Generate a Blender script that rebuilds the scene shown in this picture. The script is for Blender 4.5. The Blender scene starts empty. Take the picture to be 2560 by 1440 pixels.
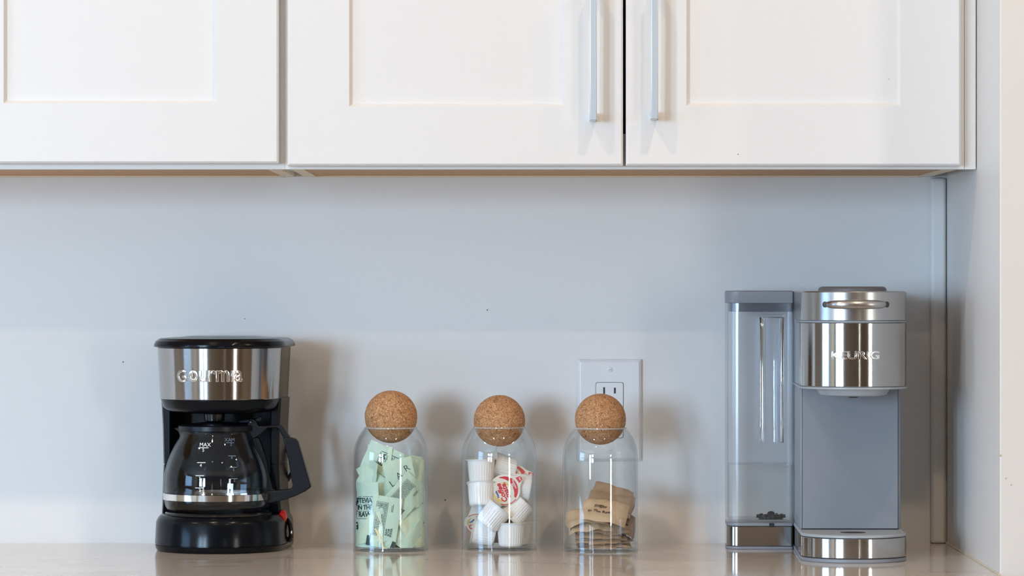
import bpy, bmesh, math, random
from mathutils import Vector, Matrix, noise
R = random.Random(7)
SC = bpy.context.scene
COL = SC.collection
PI = math.pi
# ------------------------------------------------------------------ camera
D = 4.7; F = 9400.0; ZC = 0.914; CAMZ = ZC + 0.321; VX, VY = 1290.0, 716.0
cd = bpy.data.cameras.new('camera'); cam = bpy.data.objects.new('camera', cd); COL.objects.link(cam)
cam.location = (0, -D, CAMZ); cam.rotation_euler = (PI / 2, 0, 0)
cd.sensor_width = 36; cd.lens = F / 2560 * 36
cd.shift_x = -(VX - 1280) / 2560; cd.shift_y = -(720 - VY) / 2560
cd.clip_start = 0.05; cd.clip_end = 60
SC.camera = cam
# ------------------------------------------------------------------ exposure, world, lamps
SC.view_settings.view_transform = 'Standard'
SC.view_settings.look = 'None'
SC.view_settings.gamma = 1
SC.view_settings.use_curve_mapping = False
SC.view_settings.exposure = 0.19
SC.cycles.max_bounces = 14; SC.cycles.transparent_max_bounces = 40
SC.cycles.diffuse_bounces = 5; SC.cycles.glossy_bounces = 6; SC.cycles.transmission_bounces = 10
SC.cycles.caustics_refractive = False
SC.cycles.sample_clamp_indirect = 6
w = bpy.data.worlds.new('world'); SC.world = w; w.use_nodes = True
w.node_tree.nodes['Background'].inputs[0].default_value = (0.55, 0.72, 1.0, 1)
w.node_tree.nodes['Background'].inputs[1].default_value = 1.0
WARM = (1.0, 0.76, 0.52); DAY = (0.57, 0.76, 1.0); DAY2 = (0.36, 0.62, 1.0)
def area(name, loc, rot, sx, sy, power, color, shape='RECTANGLE'):
    l = bpy.data.lights.new(name, 'AREA'); l.shape = shape; l.size = sx
    if shape == 'RECTANGLE': l.size_y = sy
    l.energy = power; l.color = color
    o = bpy.data.objects.new(name, l); COL.objects.link(o); o.location = loc; o.rotation_euler = rot
    return o
# room: x -5.6..6.4, y -7..0, ceiling 2.75 ; windows in the wall opposite the worktop
CEIL = 2.75
WINS = [(-5.0, -4.0, 0.75, 2.35, 290), (-3.6, -2.9, 0.75, 2.35, 250), (4.0, 4.8, 0.25, 2.3, 110), (1.30, 1.46, 0.9, 2.1, 12)]
for (x0, x1, z0, z1, p) in WINS:
    area('window_daylight', ((x0 + x1) / 2, -7.22, (z0 + z1) / 2), (PI / 2, 0, 0), x1 - x0, z1 - z0, p, DAY if x0 < 0 else (1.0, .97, .92))
SIDEWIN = (-4.4, -2.3, 0.85, 2.3, 95)
area('window_daylight', (-5.82, -3.35, 1.575), (PI / 2, 0, -PI / 2), 2.1, 1.45, SIDEWIN[4], DAY2)
DOWN = [(0.52, -1.42), (-0.62, -1.42), (-1.95, -1.42), (1.85, -1.42), (0.52, -2.6), (-0.62, -2.6), (-1.95, -2.6), (1.85, -2.6)]
DOWNP = 7.0
# ------------------------------------------------------------------ helpers
def PX(px, d): return (px - VX) * (D - d) / F
def PZ(py, d): return CAMZ - (py - VY) * (D - d) / F
def P(px, py, d): return Vector((PX(px, d), -d, PZ(py, d)))

class MB:
    def __init__(s): s.v = []; s.f = []; s.m = []
    def add(s, vs, fs, mi=0):
        o = len(s.v); s.v += [tuple(x) for x in vs]
        for f in fs: s.f.append(tuple(i + o for i in f)); s.m.append(mi)
    def box(s, a, b, mi=0):
        x0, y0, z0 = a; x1, y1, z1 = b
        s.add([(x0, y0, z0), (x1, y0, z0), (x1, y1, z0), (x0, y1, z0), (x0, y0, z1), (x1, y0, z1), (x1, y1, z1), (x0, y1, z1)],
              [(0, 3, 2, 1), (4, 5, 6, 7), (0, 1, 5, 4), (1, 2, 6, 5), (2, 3, 7, 6), (3, 0, 4, 7)], mi); return s
    def loft(s, rings, cap0=True, cap1=True, mi=0):
        n = len(rings[0]); vs = [p for r in rings for p in r]; fs = []
        for k in range(len(rings) - 1):
            for i in range(n):
                j = (i + 1) % n; fs.append((k * n + i, k * n + j, (k + 1) * n + j, (k + 1) * n + i))
        if cap0: fs.append(tuple(reversed(range(n))))
        if cap1: fs.append(tuple((len(rings) - 1) * n + i for i in range(n)))
        s.add(vs, fs, mi); return s
    def lathe(s, prof, n=48, c=(0, 0, 0), closed=False, mi=0):
        rings = [[(c[0] + r * math.cos(2 * PI * i / n), c[1] + r * math.sin(2 * PI * i / n), c[2] + z) for i in range(n)] for r, z in prof]
        if closed: rings.append(rings[0])
        return s.loft(rings, not closed, not closed, mi)
    def prism(s, pts, y0, y1, mi=0):
        return s.loft([[(x, y0, z) for x, z in pts], [(x, y1, z) for x, z in pts]], mi=mi)
    def tube(s, path, r, n=10, mi=0, flat=1.0):
        path = [Vector(p) for p in path]; rings = []; up = None
        for i, p in enumerate(path):
            t = (path[min(i + 1, len(path) - 1)] - path[max(i - 1, 0)]).normalized()
            if up is None: up = Vector((0, 0, 1)) if abs(t.z) < .9 else Vector((0, 1, 0))
            a = t.cross(up).normalized(); b = a.cross(t).normalized(); up = b
            rr = r[i] if isinstance(r, (list, tuple)) else r
            rings.append([p + a * math.cos(2 * PI * k / n) * rr * flat + b * math.sin(2 * PI * k / n) * rr for k in range(n)])
        return s.loft(rings, mi=mi)
    def mesh(s, name, recalc=True, smooth=True, ang=35):
        me = bpy.data.meshes.new(name); me.from_pydata(s.v, [], s.f)
        for i, p in enumerate(me.polygons): p.material_index = s.m[i]
        bm = bmesh.new(); bm.from_mesh(me)
        bmesh.ops.remove_doubles(bm, verts=bm.verts, dist=2e-8)
        if recalc: bmesh.ops.recalc_face_normals(bm, faces=bm.faces)
        bm.to_mesh(me); bm.free()
        if smooth:
            for p in me.polygons: p.use_smooth = True
            me.set_sharp_from_angle(angle=math.radians(ang))
        return me
    def build(s, name, mat, parent=None, loc=(0, 0, 0), rot=0, bevel=0, smooth=True, recalc=True, ang=35):
        me = s.mesh(name, recalc, smooth, ang)
        for m in (mat if isinstance(mat, (list, tuple)) else [mat]): me.materials.append(m)
        o = bpy.data.objects.new(name, me); COL.objects.link(o)
        o.parent = parent; o.location = loc; o.rotation_euler = (0, 0, rot)
        if bevel:
            b = o.modifiers.new('bevel', 'BEVEL'); b.width = bevel; b.segments = 2; b.limit_method = 'ANGLE'; b.angle_limit = math.radians(40); b.harden_normals = False
        return o
def thing(name, label, cat, loc, rot=0, group=None):
    o = bpy.data.objects.new(name, None); COL.objects.link(o); o.location = loc; o.rotation_euler = (0, 0, rot); o.empty_display_size = .02
    o['label'] = label; o['category'] = cat
    if group: o['group'] = group
    return o
def tag(o, label, cat, group=None):
    o['label'] = label; o['category'] = cat
    if group: o['group'] = group
    return o
def struct(o): o['kind'] = 'structure'; return o

_txt = {}
def text_polys(s, size, extrude=0.0, bold=0.0, bevel=0.0, align='CENTER', res=3, shear=0, space=1.0):
    key = (s, size, extrude, bold, bevel, align, shear, space)
    if key in _txt: return _txt[key]
    cu = bpy.data.curves.new('t', 'FONT'); cu.body = s; cu.size = 1.0; cu.extrude = extrude / size; cu.offset = bold / size; cu.bevel_depth = bevel / size
    cu.bevel_resolution = 1; cu.align_x = align; cu.align_y = 'CENTER'; cu.resolution_u = res; cu.shear = shear; cu.space_character = space
    o = bpy.data.objects.new('t', cu); COL.objects.link(o); bpy.context.view_layer.update()
    me = bpy.data.meshes.new_from_object(o.evaluated_get(bpy.context.evaluated_depsgraph_get()))
    bt = bmesh.new(); bt.from_mesh(me); bmesh.ops.triangulate(bt, faces=[f_ for f_ in bt.faces if len(f_.verts) > 4], ngon_method='EAR_CLIP'); bt.to_mesh(me); bt.free()
    vs = [(v.co.x * size, v.co.y * size, v.co.z * size) for v in me.vertices]; fs = [tuple(p.vertices) for p in me.polygons]
    bpy.data.objects.remove(o); bpy.data.meshes.remove(me); bpy.data.curves.remove(cu)
    _txt[key] = (vs, fs); return vs, fs
# ------------------------------------------------------------------ materials
def mat(name, col, rough=.5, metal=0, **k):
    m = bpy.data.materials.new(name); m.use_nodes = True; b = m.node_tree.nodes['Principled BSDF']
    b.inputs['Base Color'].default_value = (*col, 1); b.inputs['Roughness'].default_value = rough; b.inputs['Metallic'].default_value = metal
    for a, v in k.items(): b.inputs[a.replace('_', ' ')].default_value = v
    return m
def nd(m, t, **k):
    n = m.node_tree.nodes.new(t)
    for a, v in k.items():
        if hasattr(n, a): setattr(n, a, v)
        else: n.inputs[a.replace('_', ' ')].default_value = v
    return n
def lk(m, a, b): m.node_tree.links.new(a, b)
def bsdf(m): return m.node_tree.nodes['Principled BSDF']
def bump(m, scale, strength, dist=.001, detail=3, vec=None, tex='ShaderNodeTexNoise'):
    t = nd(m, tex); t.inputs['Scale'].default_value = scale
    if 'Detail' in t.inputs: t.inputs['Detail'].default_value = detail
    g = nd(m, 'ShaderNodeNewGeometry'); lk(m, vec if vec else g.outputs['Position'], t.inputs['Vector'])
    b = nd(m, 'ShaderNodeBump', Strength=strength, Distance=dist)
    lk(m, t.outputs[0], b.inputs['Height']); lk(m, b.outputs[0], bsdf(m).inputs['Normal']); return t
def ramp(m, stops, src):
    r = nd(m, 'ShaderNodeValToRGB'); e = r.color_ramp.elements
    while len(e) < len(stops): e.new(.5)
    for i, (p, c) in enumerate(stops): e[i].position = p; e[i].color = (*c, 1) if len(c) == 3 else c
    lk(m, src, r.inputs[0]); return r
def spots(m, base, pts, col):
    """small flecks that belong to the surface: base colour socket or rgb, [(world point, radius)]"""
    g = nd(m, 'ShaderNodeNewGeometry'); last = base; nz = nd(m, 'ShaderNodeTexNoise'); nz.inputs['Scale'].default_value = 700; lk(m, g.outputs['Position'], nz.inputs['Vector'])
    for p, r in pts:
        d = nd(m, 'ShaderNodeVectorMath', operation='DISTANCE'); lk(m, g.outputs['Position'], d.inputs[0]); d.inputs[1].default_value = p
        q = nd(m, 'ShaderNodeMath', operation='MULTIPLY_ADD'); lk(m, nz.outputs[0], q.inputs[0]); q.inputs[1].default_value = r * 1.6; lk(m, d.outputs['Value'], q.inputs[2])
        c = nd(m, 'ShaderNodeMath', operation='LESS_THAN'); lk(m, q.outputs[0], c.inputs[0]); c.inputs[1].default_value = r * 1.6
        x = nd(m, 'ShaderNodeMix', data_type='RGBA'); lk(m, c.outputs[0], x.inputs[0])
        if isinstance(last, tuple): x.inputs[6].default_value = (*last, 1)
        else: lk(m, last, x.inputs[6])
        x.inputs[7].default_value = (*col, 1); last = x.outputs[2]
    lk(m, last, bsdf(m).inputs['Base Color'])

M = {}
M['wall'] = mat('wall_paint', (.735, .725, .71), .55); bump(M['wall'], 260, .12, .0006, 4)
spots(M['wall'], (.735, .725, .71), [(P(1218, 775, 0), .0011), (P(1113, 1250, 0), .0012), (P(612, 797, 0), .0008), (P(308, 905, 0), .0012)], (.12, .11, .12))
M['wall_r'] = mat('side_wall_paint', (.75, .715, .675), .45); bump(M['wall_r'], 200, .1, .0006)
spots(M['wall_r'], (.75, .715, .675), [(P(2501, 1139, .52), .0020), (P(2515, 1196, .52), .0012), (P(2528, 1212, .52), .0012)], (.55, .42, .25))
M['room'] = mat('room_paint', (.36, .27, .19), .7)
M['ceiling'] = mat('ceiling_paint', (.74, .72, .69), .8)
M['cab'] = mat('cabinet_paint', (.77, .75, .725), .36); bump(M['cab'], 120, .04, .0006)
spots(M['cab'], (.77, .75, .725), [(P(1845, 386, .331), .0007), (P(2223, 198, .325), .0008), (P(2249, 219, .325), .0012), (P(2246, 214, .325), .0009), (P(1384, 247, .325), .0006)], (.12, .06, .03))
M['frame'] = mat('face_frame_paint', (.78, .765, .73), .4)
M['cab_in'] = mat('cabinet_inside', (.25, .2, .15), .7)
m = M['ply'] = mat('maple_plywood', (.5, .34, .2), .55)
g = nd(m, 'ShaderNodeNewGeometry'); mp = nd(m, 'ShaderNodeMapping'); mp.inputs['Scale'].default_value = (90, 8, 8); lk(m, g.outputs['Position'], mp.inputs[0])
n1 = nd(m, 'ShaderNodeTexNoise'); n1.inputs['Scale'].default_value = 3; n1.inputs['Detail'].default_value = 5; lk(m, mp.outputs[0], n1.inputs['Vector'])
r1 = ramp(m, [(.3, (.50, .245, .065)), (.7, (.58, .315, .105))], n1.outputs[0])
spots(m, r1.outputs[0], [(P(188, 427, .30), .004), (P(193, 428, .29), .003), (P(228, 437, .10), .0035)], (.12, .045, .02))
M['ply_edge'] = mat('raw_panel_edge', (.82, .69, .51), .6)
m = M['quartz'] = mat('quartz', (.62, .59, .56), .08); 
g = nd(m, 'ShaderNodeNewGeometry'); mp = nd(m, 'ShaderNodeMapping'); mp.inputs['Scale'].default_value = (1.2, 1.7, 1); mp.inputs['Rotation'].default_value = (0, 0, .2); lk(m, g.outputs['Position'], mp.inputs[0])
n1 = nd(m, 'ShaderNodeTexNoise'); n1.inputs['Scale'].default_value = 1.7; n1.inputs['Detail'].default_value = 3; n1.inputs['Distortion'].default_value = .5; lk(m, mp.outputs[0], n1.inputs['Vector'])
v1 = ramp(m, [(.455, (0, 0, 0)), (.492, (.8, .8, .8)), (.50, (1, 1, 1)), (.512, (0, 0, 0))], n1.outputs[0])
n2 = nd(m, 'ShaderNodeTexNoise'); n2.inputs['Scale'].default_value = 5; n2.inputs['Detail'].default_value = 2; lk(m, g.outputs['Position'], n2.inputs['Vector'])
mm = nd(m, 'ShaderNodeMath', operation='MULTIPLY'); lk(m, v1.outputs[0], mm.inputs[0]); lk(m, n2.outputs[0], mm.inputs[1])
m2 = nd(m, 'ShaderNodeMath', operation='MULTIPLY'); lk(m, mm.outputs[0], m2.inputs[0]); m2.inputs[1].default_value = .9
x = nd(m, 'ShaderNodeMix', data_type='RGBA'); lk(m, m2.outputs[0], x.inputs[0]); x.inputs[6].default_value = (.69, .635, .575, 1); x.inputs[7].default_value = (.40, .35, .31, 1); lk(m, x.outputs[2], bsdf(m).inputs['Base Color'])
m = M['wood_floor'] = mat('oak_floor', (.3, .18, .09), .35)
M['black'] = mat('black_plastic', (.004, .005, .007), .18, Specular_IOR_Level=.16); bump(M['black'], 2500, .04, .0001)
M['black_gloss'] = mat('black_gloss', (.008, .008, .009), .12)
M['handle_blk'] = mat('handle_plastic', (.006, .007, .010), .34, Specular_IOR_Level=.26)
M['red'] = mat('red_switch', (.62, .015, .008), .2)
def steel(name, col, rough, aniso=.8, axis='Z', rot=.25):
    m = mat(name, col, rough, 1.0); b = bsdf(m); b.inputs['Anisotropic'].default_value = aniso; b.inputs['Anisotropic Rotation'].default_value = rot
    t = nd(m, 'ShaderNodeTangent', direction_type='RADIAL', axis=axis); lk(m, t.outputs[0], b.inputs['Tangent'])
    tc = nd(m, 'ShaderNodeTexCoord'); mp = nd(m, 'ShaderNodeMapping'); mp.inputs['Scale'].default_value = (12, 12, 3500); lk(m, tc.outputs['Object'], mp.inputs[0])
    n = nd(m, 'ShaderNodeTexNoise'); n.inputs['Scale'].default_value = 1; n.inputs['Detail'].default_value = 2; lk(m, mp.outputs[0], n.inputs['Vector'])
    r = nd(m, 'ShaderNodeMapRange'); r.inputs[3].default_value = rough * .8; r.inputs[4].default_value = rough * 1.25; lk(m, n.outputs[0], r.inputs[0]); lk(m, r.outputs[0], b.inputs['Roughness'])
    bp = nd(m, 'ShaderNodeBump', Strength=.05, Distance=.0002); lk(m, n.outputs[0], bp.inputs['Height']); lk(m, bp.outputs[0], b.inputs['Normal'])
    return m
M['steel'] = steel('brushed_steel', (.44, .42, .40), .13)
M['steel_soft'] = steel('satin_steel', (.46, .45, .44), .30, .6); [setattr(n_.inputs['Strength'], 'default_value', .008) for n_ in M['steel_soft'].node_tree.nodes if n_.type == 'BUMP']
M['steel_dk'] = mat('shade_toned_steel', (.10, .095, .09), .5, 1)  # dark tone puts the shade of the handle hollows into the colour
M['steel_pol'] = mat('polished_steel', (.82, .81, .79), .10, 1)
M['emboss'] = mat('embossed_steel', (.86, .85, .83), .13, 1)
M['nickel'] = mat('brushed_nickel', (.72, .78, .82), .42, 1)
M['grey'] = mat('slate_plastic', (.235, .25, .275), .42)
M['grey_lt'] = mat('pale_grey_plastic', (.36, .385, .41), .35)
M['grey_dk'] = mat('dark_grey_plastic', (.10, .10, .105), .45)
M['seam'] = mat('dark_seam', (.015, .015, .018), .6)
M['plate'] = mat('outlet_plastic', (.74, .75, .76), .3)
M['slot'] = mat('slot_dark', (.03, .03, .03), .6)
M['caulk'] = mat('caulk', (.62, .56, .44), .6)
M['print_w'] = mat('white_print', (.85, .87, .88), .5)
M['print_g'] = mat('dark_green_print', (.012, .05, .045), .6)
M['print_b'] = mat('brown_print', (.06, .035, .03), .6)
M['red_ink'] = mat('red_ink', (.62, .03, .045), .4)
M['white_ink'] = mat('white_ink', (.8, .76, .72), .4)
M['gold_ink'] = mat('gold_ink', (.74, .55, .16), .4)
M['cream_ink'] = mat('cream_foil', (.76, .72, .63), .35)
M['blue_ink'] = mat('blue_ink', (.04, .09, .35), .4)
M['lid_back'] = mat('foil_red_brown', (.30, .10, .09), .4)
M['straw'] = mat('pale_yellow_fibre', (.80, .74, .45), .6)
M['valve'] = mat('valve_rubber', (.012, .008, .007), .4, Specular_IOR_Level=.2)
def thin_glass(name, tint, gloss=.02, f0=.045, haze=0.0, hazecol=(.8, .85, .9), ex=3.6):
    m = bpy.data.materials.new(name); m.use_nodes = True; nt = m.node_tree; nt.nodes.remove(nt.nodes['Principled BSDF'])
    tr = nt.nodes.new('ShaderNodeBsdfTransparent'); tr.inputs[0].default_value = (*tint, 1)
    gl = nt.nodes.new('ShaderNodeBsdfAnisotropic' if False else 'ShaderNodeBsdfGlossy'); gl.inputs['Roughness'].default_value = gloss
    lw = nt.nodes.new('ShaderNodeLayerWeight'); lw.inputs['Blend'].default_value = .5
    pw = nt.nodes.new('ShaderNodeMath'); pw.operation = 'POWER'; nt.links.new(lw.outputs['Facing'], pw.inputs[0]); pw.inputs[1].default_value = ex
    ma = nt.nodes.new('ShaderNodeMath'); ma.operation = 'MULTIPLY_ADD'; nt.links.new(pw.outputs[0], ma.inputs[0]); ma.inputs[1].default_value = .85; ma.inputs[2].default_value = f0
    mx = nt.nodes.new('ShaderNodeMixShader'); nt.links.new(ma.outputs[0], mx.inputs[0]); nt.links.new(tr.outputs[0], mx.inputs[1]); nt.links.new(gl.outputs[0], mx.inputs[2])
    out = nt.nodes['Material Output']; src = mx
    if haze:
        df = nt.nodes.new('ShaderNodeBsdfDiffuse'); df.inputs[0].default_value = (*hazecol, 1)
        m2 = nt.nodes.new('ShaderNodeMixShader'); m2.inputs[0].default_value = haze; nt.links.new(mx.outputs[0], m2.inputs[1]); nt.links.new(df.outputs[0], m2.inputs[2]); src = m2
    nt.links.new(src.outputs[0], out.inputs[0]); return m
M['glass'] = thin_glass('jar_glass', (.985, .992, .99), .015, .045)
M['rim'] = thin_glass('rim_glint_glass', (.97, .98, .98), .05, .12, .22, (.9, .92, .93))  # pale diffuse share paints in the bright refracted line of the lip
M['carafe_glass'] = thin_glass('carafe_glass', (.90, .91, .92), .02, .032, 0, ex=5)
M['pane'] = thin_glass('window_glass', (.95, .97, .97), .01, .03)
M['tank'] = thin_glass('tank_plastic', (.985, .988, .993), .13, .04, .008, (.6, .65, .72))
M['tank_in'] = mat('clear_acrylic', (.97, .98, 1), .03, 0, Transmission_Weight=1.0, IOR=1.45)
M['water'] = thin_glass('still_water', (.995, .995, .98), .05, .02, .02, (.9, .9, .86))
m = M['cork'] = mat('cork', (.4, .2, .1), .8)
tc = nd(m, 'ShaderNodeTexCoord')
v = nd(m, 'ShaderNodeTexVoronoi'); v.inputs['Scale'].default_value = 980; lk(m, tc.outputs['Object'], v.inputs['Vector'])
sp = nd(m, 'ShaderNodeSeparateColor'); lk(m, v.outputs['Color'], sp.inputs[0])
r1 = ramp(m, [(0, (.17, .065, .022)), (.12, (.34, .155, .062)), (.5, (.43, .215, .092)), (.86, (.50, .27, .125)), (1, (.70, .45, .24))], sp.outputs[0])
n1 = nd(m, 'ShaderNodeTexNoise'); n1.inputs['Scale'].default_value = 160; n1.inputs['Detail'].default_value = 6; lk(m, tc.outputs['Object'], n1.inputs['Vector'])
r2 = ramp(m, [(.3, (.45, .4, .36)), (.42, (1, 1, 1)), (.62, (1, 1, 1)), (.75, (1.0, 1.0, 1.0))], n1.outputs[0])
x = nd(m, 'ShaderNodeMix', data_type='RGBA', blend_type='MULTIPLY'); x.inputs[0].default_value = .8; lk(m, r1.outputs[0], x.inputs[6]); lk(m, r2.outputs[0], x.inputs[7]); lk(m, x.outputs[2], bsdf(m).inputs['Base Color'])
bp = nd(m, 'ShaderNodeBump', Strength=.5, Distance=.0006); lk(m, n1.outputs[0], bp.inputs['Height']); lk(m, bp.outputs[0], bsdf(m).inputs['Normal'])
def paper(name, c, c2, sc=60):
    m = mat(name, c, .62); tc = nd(m, 'ShaderNodeTexCoord'); n = nd(m, 'ShaderNodeTexNoise'); n.inputs['Scale'].default_value = sc; n.inputs['Detail'].default_value = 4; lk(m, tc.outputs['Object'], n.inputs['Vector'])
    r = ramp(m, [(.35, c), (.65, c2)], n.outputs[0]); lk(m, r.outputs[0], bsdf(m).inputs['Base Color'])
    bp = nd(m, 'ShaderNodeBump', Strength=.35, Distance=.0012); n2 = nd(m, 'ShaderNodeTexNoise'); n2.inputs['Scale'].default_value = 110; n2.inputs['Detail'].default_value = 3; lk(m, tc.outputs['Object'], n2.inputs['Vector'])
    lk(m, n2.outputs[0], bp.inputs['Height']); lk(m, bp.outputs[0], bsdf(m).inputs['Normal']); return m
M['green'] = paper('pale_green_paper', (.50, .67, .55), (.57, .73, .61))
M['green2'] = paper('yellow_green_paper', (.62, .74, .56), (.68, .78, .60))
M['tan'] = paper('kraft_paper', (.31, .205, .125), (.40, .27, .165), 45)
M['tan2'] = paper('light_kraft_paper', (.52, .36, .215), (.60, .43, .27), 45)
m = M['cup'] = mat('creamer_cup_plastic', (.86, .85, .84), .28, 0, Subsurface_Weight=.12); bsdf(m).inputs['Subsurface Radius'].default_value = (.004, .004, .004)
# ------------------------------------------------------------------ the setting
XR = PX(2366, 0)                      # right-hand side wall plane
XL, XRR, YB = -5.6, 6.4, -7.0
b = MB(); b.box((XL, 0, 0), (XR + .3, .12, ZC)); b.box((XL, 0, ZC), (XR + .3, .12, CEIL))
struct(MB().box((XL, 0, 0), (XRR, .12, CEIL)).build('wall_back', M['wall'], smooth=False))
struct(MB().box((XR, -.52, 0), (XR + .45, 0, CEIL)).build('wall_right', M['wall_r'], bevel=.0012, smooth=False))
sy0, sy1, sz0, sz1, _p = SIDEWIN; b = MB()
b.box((XL - .12, YB, 0), (XL, sy0, CEIL)); b.box((XL - .12, sy1, 0), (XL, .12, CEIL)); b.box((XL - .12, sy0, 0), (XL, sy1, sz0)); b.box((XL - .12, sy0, sz1), (XL, sy1, CEIL))
struct(b.build('wall_left', M['room'], smooth=False))
b = MB(); b.box((XL - .09, sy0, sz0), (XL - .03, sy0 + .05, sz1)); b.box((XL - .09, sy1 - .05, sz0), (XL - .03, sy1, sz1)); b.box((XL - .09, sy0 + .05, sz0), (XL - .03, sy1 - .05, sz0 + .05)); b.box((XL - .09, sy0 + .05, sz1 - .05), (XL - .03, sy1 - .05, sz1))
for q in (sy0 + .7, sy0 + 1.4): b.box((XL - .08, q - .02, sz0 + .05), (XL - .04, q + .02, sz1 - .05))
wn = struct(b.build('window_5', M['frame'], smooth=False)); MB().box((XL - .065, sy0 + .05, sz0 + .05), (XL - .06, sy1 - .05, sz1 - .05)).build('pane', M['pane'], wn, smooth=False)
struct(MB().box((XRR, YB, 0), (XRR + .12, .12, CEIL)).build('wall_east', M['room'], smooth=False))
b = MB(); xs = sorted(WINS); cx = XL - .12
for (x0, x1, z0, z1, p) in xs:
    b.box((cx, YB - .14, 0), (x0, YB, CEIL)); b.box((x0, YB - .14, 0), (x1, YB, z0)); b.box((x0, YB - .14, z1), (x1, YB, CEIL)); cx = x1
b.box((cx, YB - .14, 0), (XRR + .12, YB, CEIL))
struct(b.build('wall_front', M['room'], smooth=False))
for i, (x0, x1, z0, z1, p) in enumerate(xs):
    b = MB(); t = .05
    b.box((x0, YB - .1, z0), (x0 + t, YB - .04, z1)); b.box((x1 - t, YB - .1, z0), (x1, YB - .04, z1)); b.box((x0 + t, YB - .1, z0), (x1 - t, YB - .04, z0 + t)); b.box((x0 + t, YB - .1, z1 - t), (x1 - t, YB - .04, z1))
    if x1 - x0 > .5:
        xm = (x0 + x1) / 2; b.box((xm - .02, YB - .09, z0 + t), (xm + .02, YB - .05, z1 - t)); zm = z0 + (z1 - z0) * .62; b.box((x0 + t, YB - .09, zm - .02), (x1 - t, YB - .05, zm + .02))
    wn = struct(b.build('window_%d' % (i + 1), M['frame'], smooth=False))
    MB().box((x0 + t, YB - .075, z0 + t), (x1 - t, YB - .07, z1 - t)).build('pane', M['pane'], wn, smooth=False)
struct(MB().box((XL - .12, YB - .14, -.1), (XRR + .12, .12, 0)).build('floor', M['wood_floor'], smooth=False))
struct(MB().box((XL - .12, YB - .14, CEIL), (XRR + .12, .12, CEIL + .1)).build('ceiling', M['ceiling'], smooth=False))
# corner scribe strip on the back wall and the caulk bead along the side wall
x0 = PX(2327, .008)
struct(MB().box((x0, -.009, ZC), (XR - .0012, 0, PZ(444, 0))).build('trim_1', M['wall'], bevel=.004))
struct(MB().tube([(XR - .0003, -.001, ZC + .0005), (XR - .0003, -.52, ZC + .0005)], .0016, 8).build('trim_2', M['caulk']))
# ------------------------------------------------------------------ worktop and the units under it
ct = MB().box((XL, -.64, ZC - .03), (XR, 0, ZC)).build('countertop', M['quartz'], bevel=.002, smooth=False)
tag(ct, 'glossy white quartz worktop with faint grey veins along the back wall', 'countertop')
b = thing('base_cabinet', 'white base cabinet run under the quartz worktop', 'cabinet', (0, 0, 0))
MB().box((XL + .002, -.58, .1), (XR - .001, -.001, ZC - .0302)).build('body', M['frame'], b, smooth=False)
MB().box((XL + .002, -.53, 0), (XR - .001, -.05, .1)).build('toe_kick', M['grey_dk'], b, smooth=False)
x = XR - .02
for k in range(5):
    d_ = MB().box((x - .43, -.6, .13), (x - .01, -.58, .86)).build('door', M['cab'], b, smooth=False)
    x -= .44
# ------------------------------------------------------------------ wall cabinets
FD = .31; DDp = .331
ZB = PZ(423, FD); CH = .80
def shaker(parent, x0, x1, z0, z1, ix0, ix1, iz0):
    iz1 = z1 - (iz0 - z0); yf = -DDp; yb = -FD - .0005; be = .0032; rec = .0065
    m_ = MB(); q = .0022
    o = [(x0, z0), (x1, z0), (x1, z1), (x0, z1)]; i = [(ix0, iz0), (ix1, iz0), (ix1, iz1), (ix0, iz1)]
    def ring(p, y, e): 
        (a, c), (b_, _), (_, d_), _ = p[0], p[1], p[2], p[3]
        return [(a + e, y, c + e), (b_ - e, y, c + e), (b_ - e, y, d_ - e), (a + e, y, d_ - e)]
    rs = [ring(o, yb, 0), ring(o, yf + q, 0), ring(o, yf, q), ring(i, yf, -0.0), ring(i, yf + rec, be), ring(i, yb, be)]
    m_.loft(rs, False, False); n = 4
    vs = rs[0] + rs[-1]; m_.add(vs, [(k, (k + 1) % 4, 4 + (k + 1) % 4, 4 + k) for k in range(4)])
    dr = m_.build('door', M['cab'], parent, smooth=False)
    MB().box((ix0 + be - .004, yf + rec, iz0 + be - .004), (ix1 - be + .004, yb - .003, iz1 - be + .004)).build('panel', M['cab'], dr, smooth=False)
    return dr
def pull(door, px, y0, y1):
    zb, zt = PZ(y1, DDp + .03), PZ(y0, DDp + .03); x = PX(px, DDp + .03); w_ = .0041; out = .032; t = .0075
    b = MB(); yo = -DDp
    b.prism([(x - w_, zb), (x + w_, zb), (x + w_, zt), (x - w_, zt)], yo - out, yo - out + t)
    b.box((x - w_, yo - out + t, zb), (x + w_, yo + .0002, zb + .0095)); b.box((x - w_, yo - out + t, zt - .0095), (x + w_, yo + .0002, zt))
    return b.build('handle', M['nickel'], door, bevel=.0008)
def dx(px): return PX(px, DDp)
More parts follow.
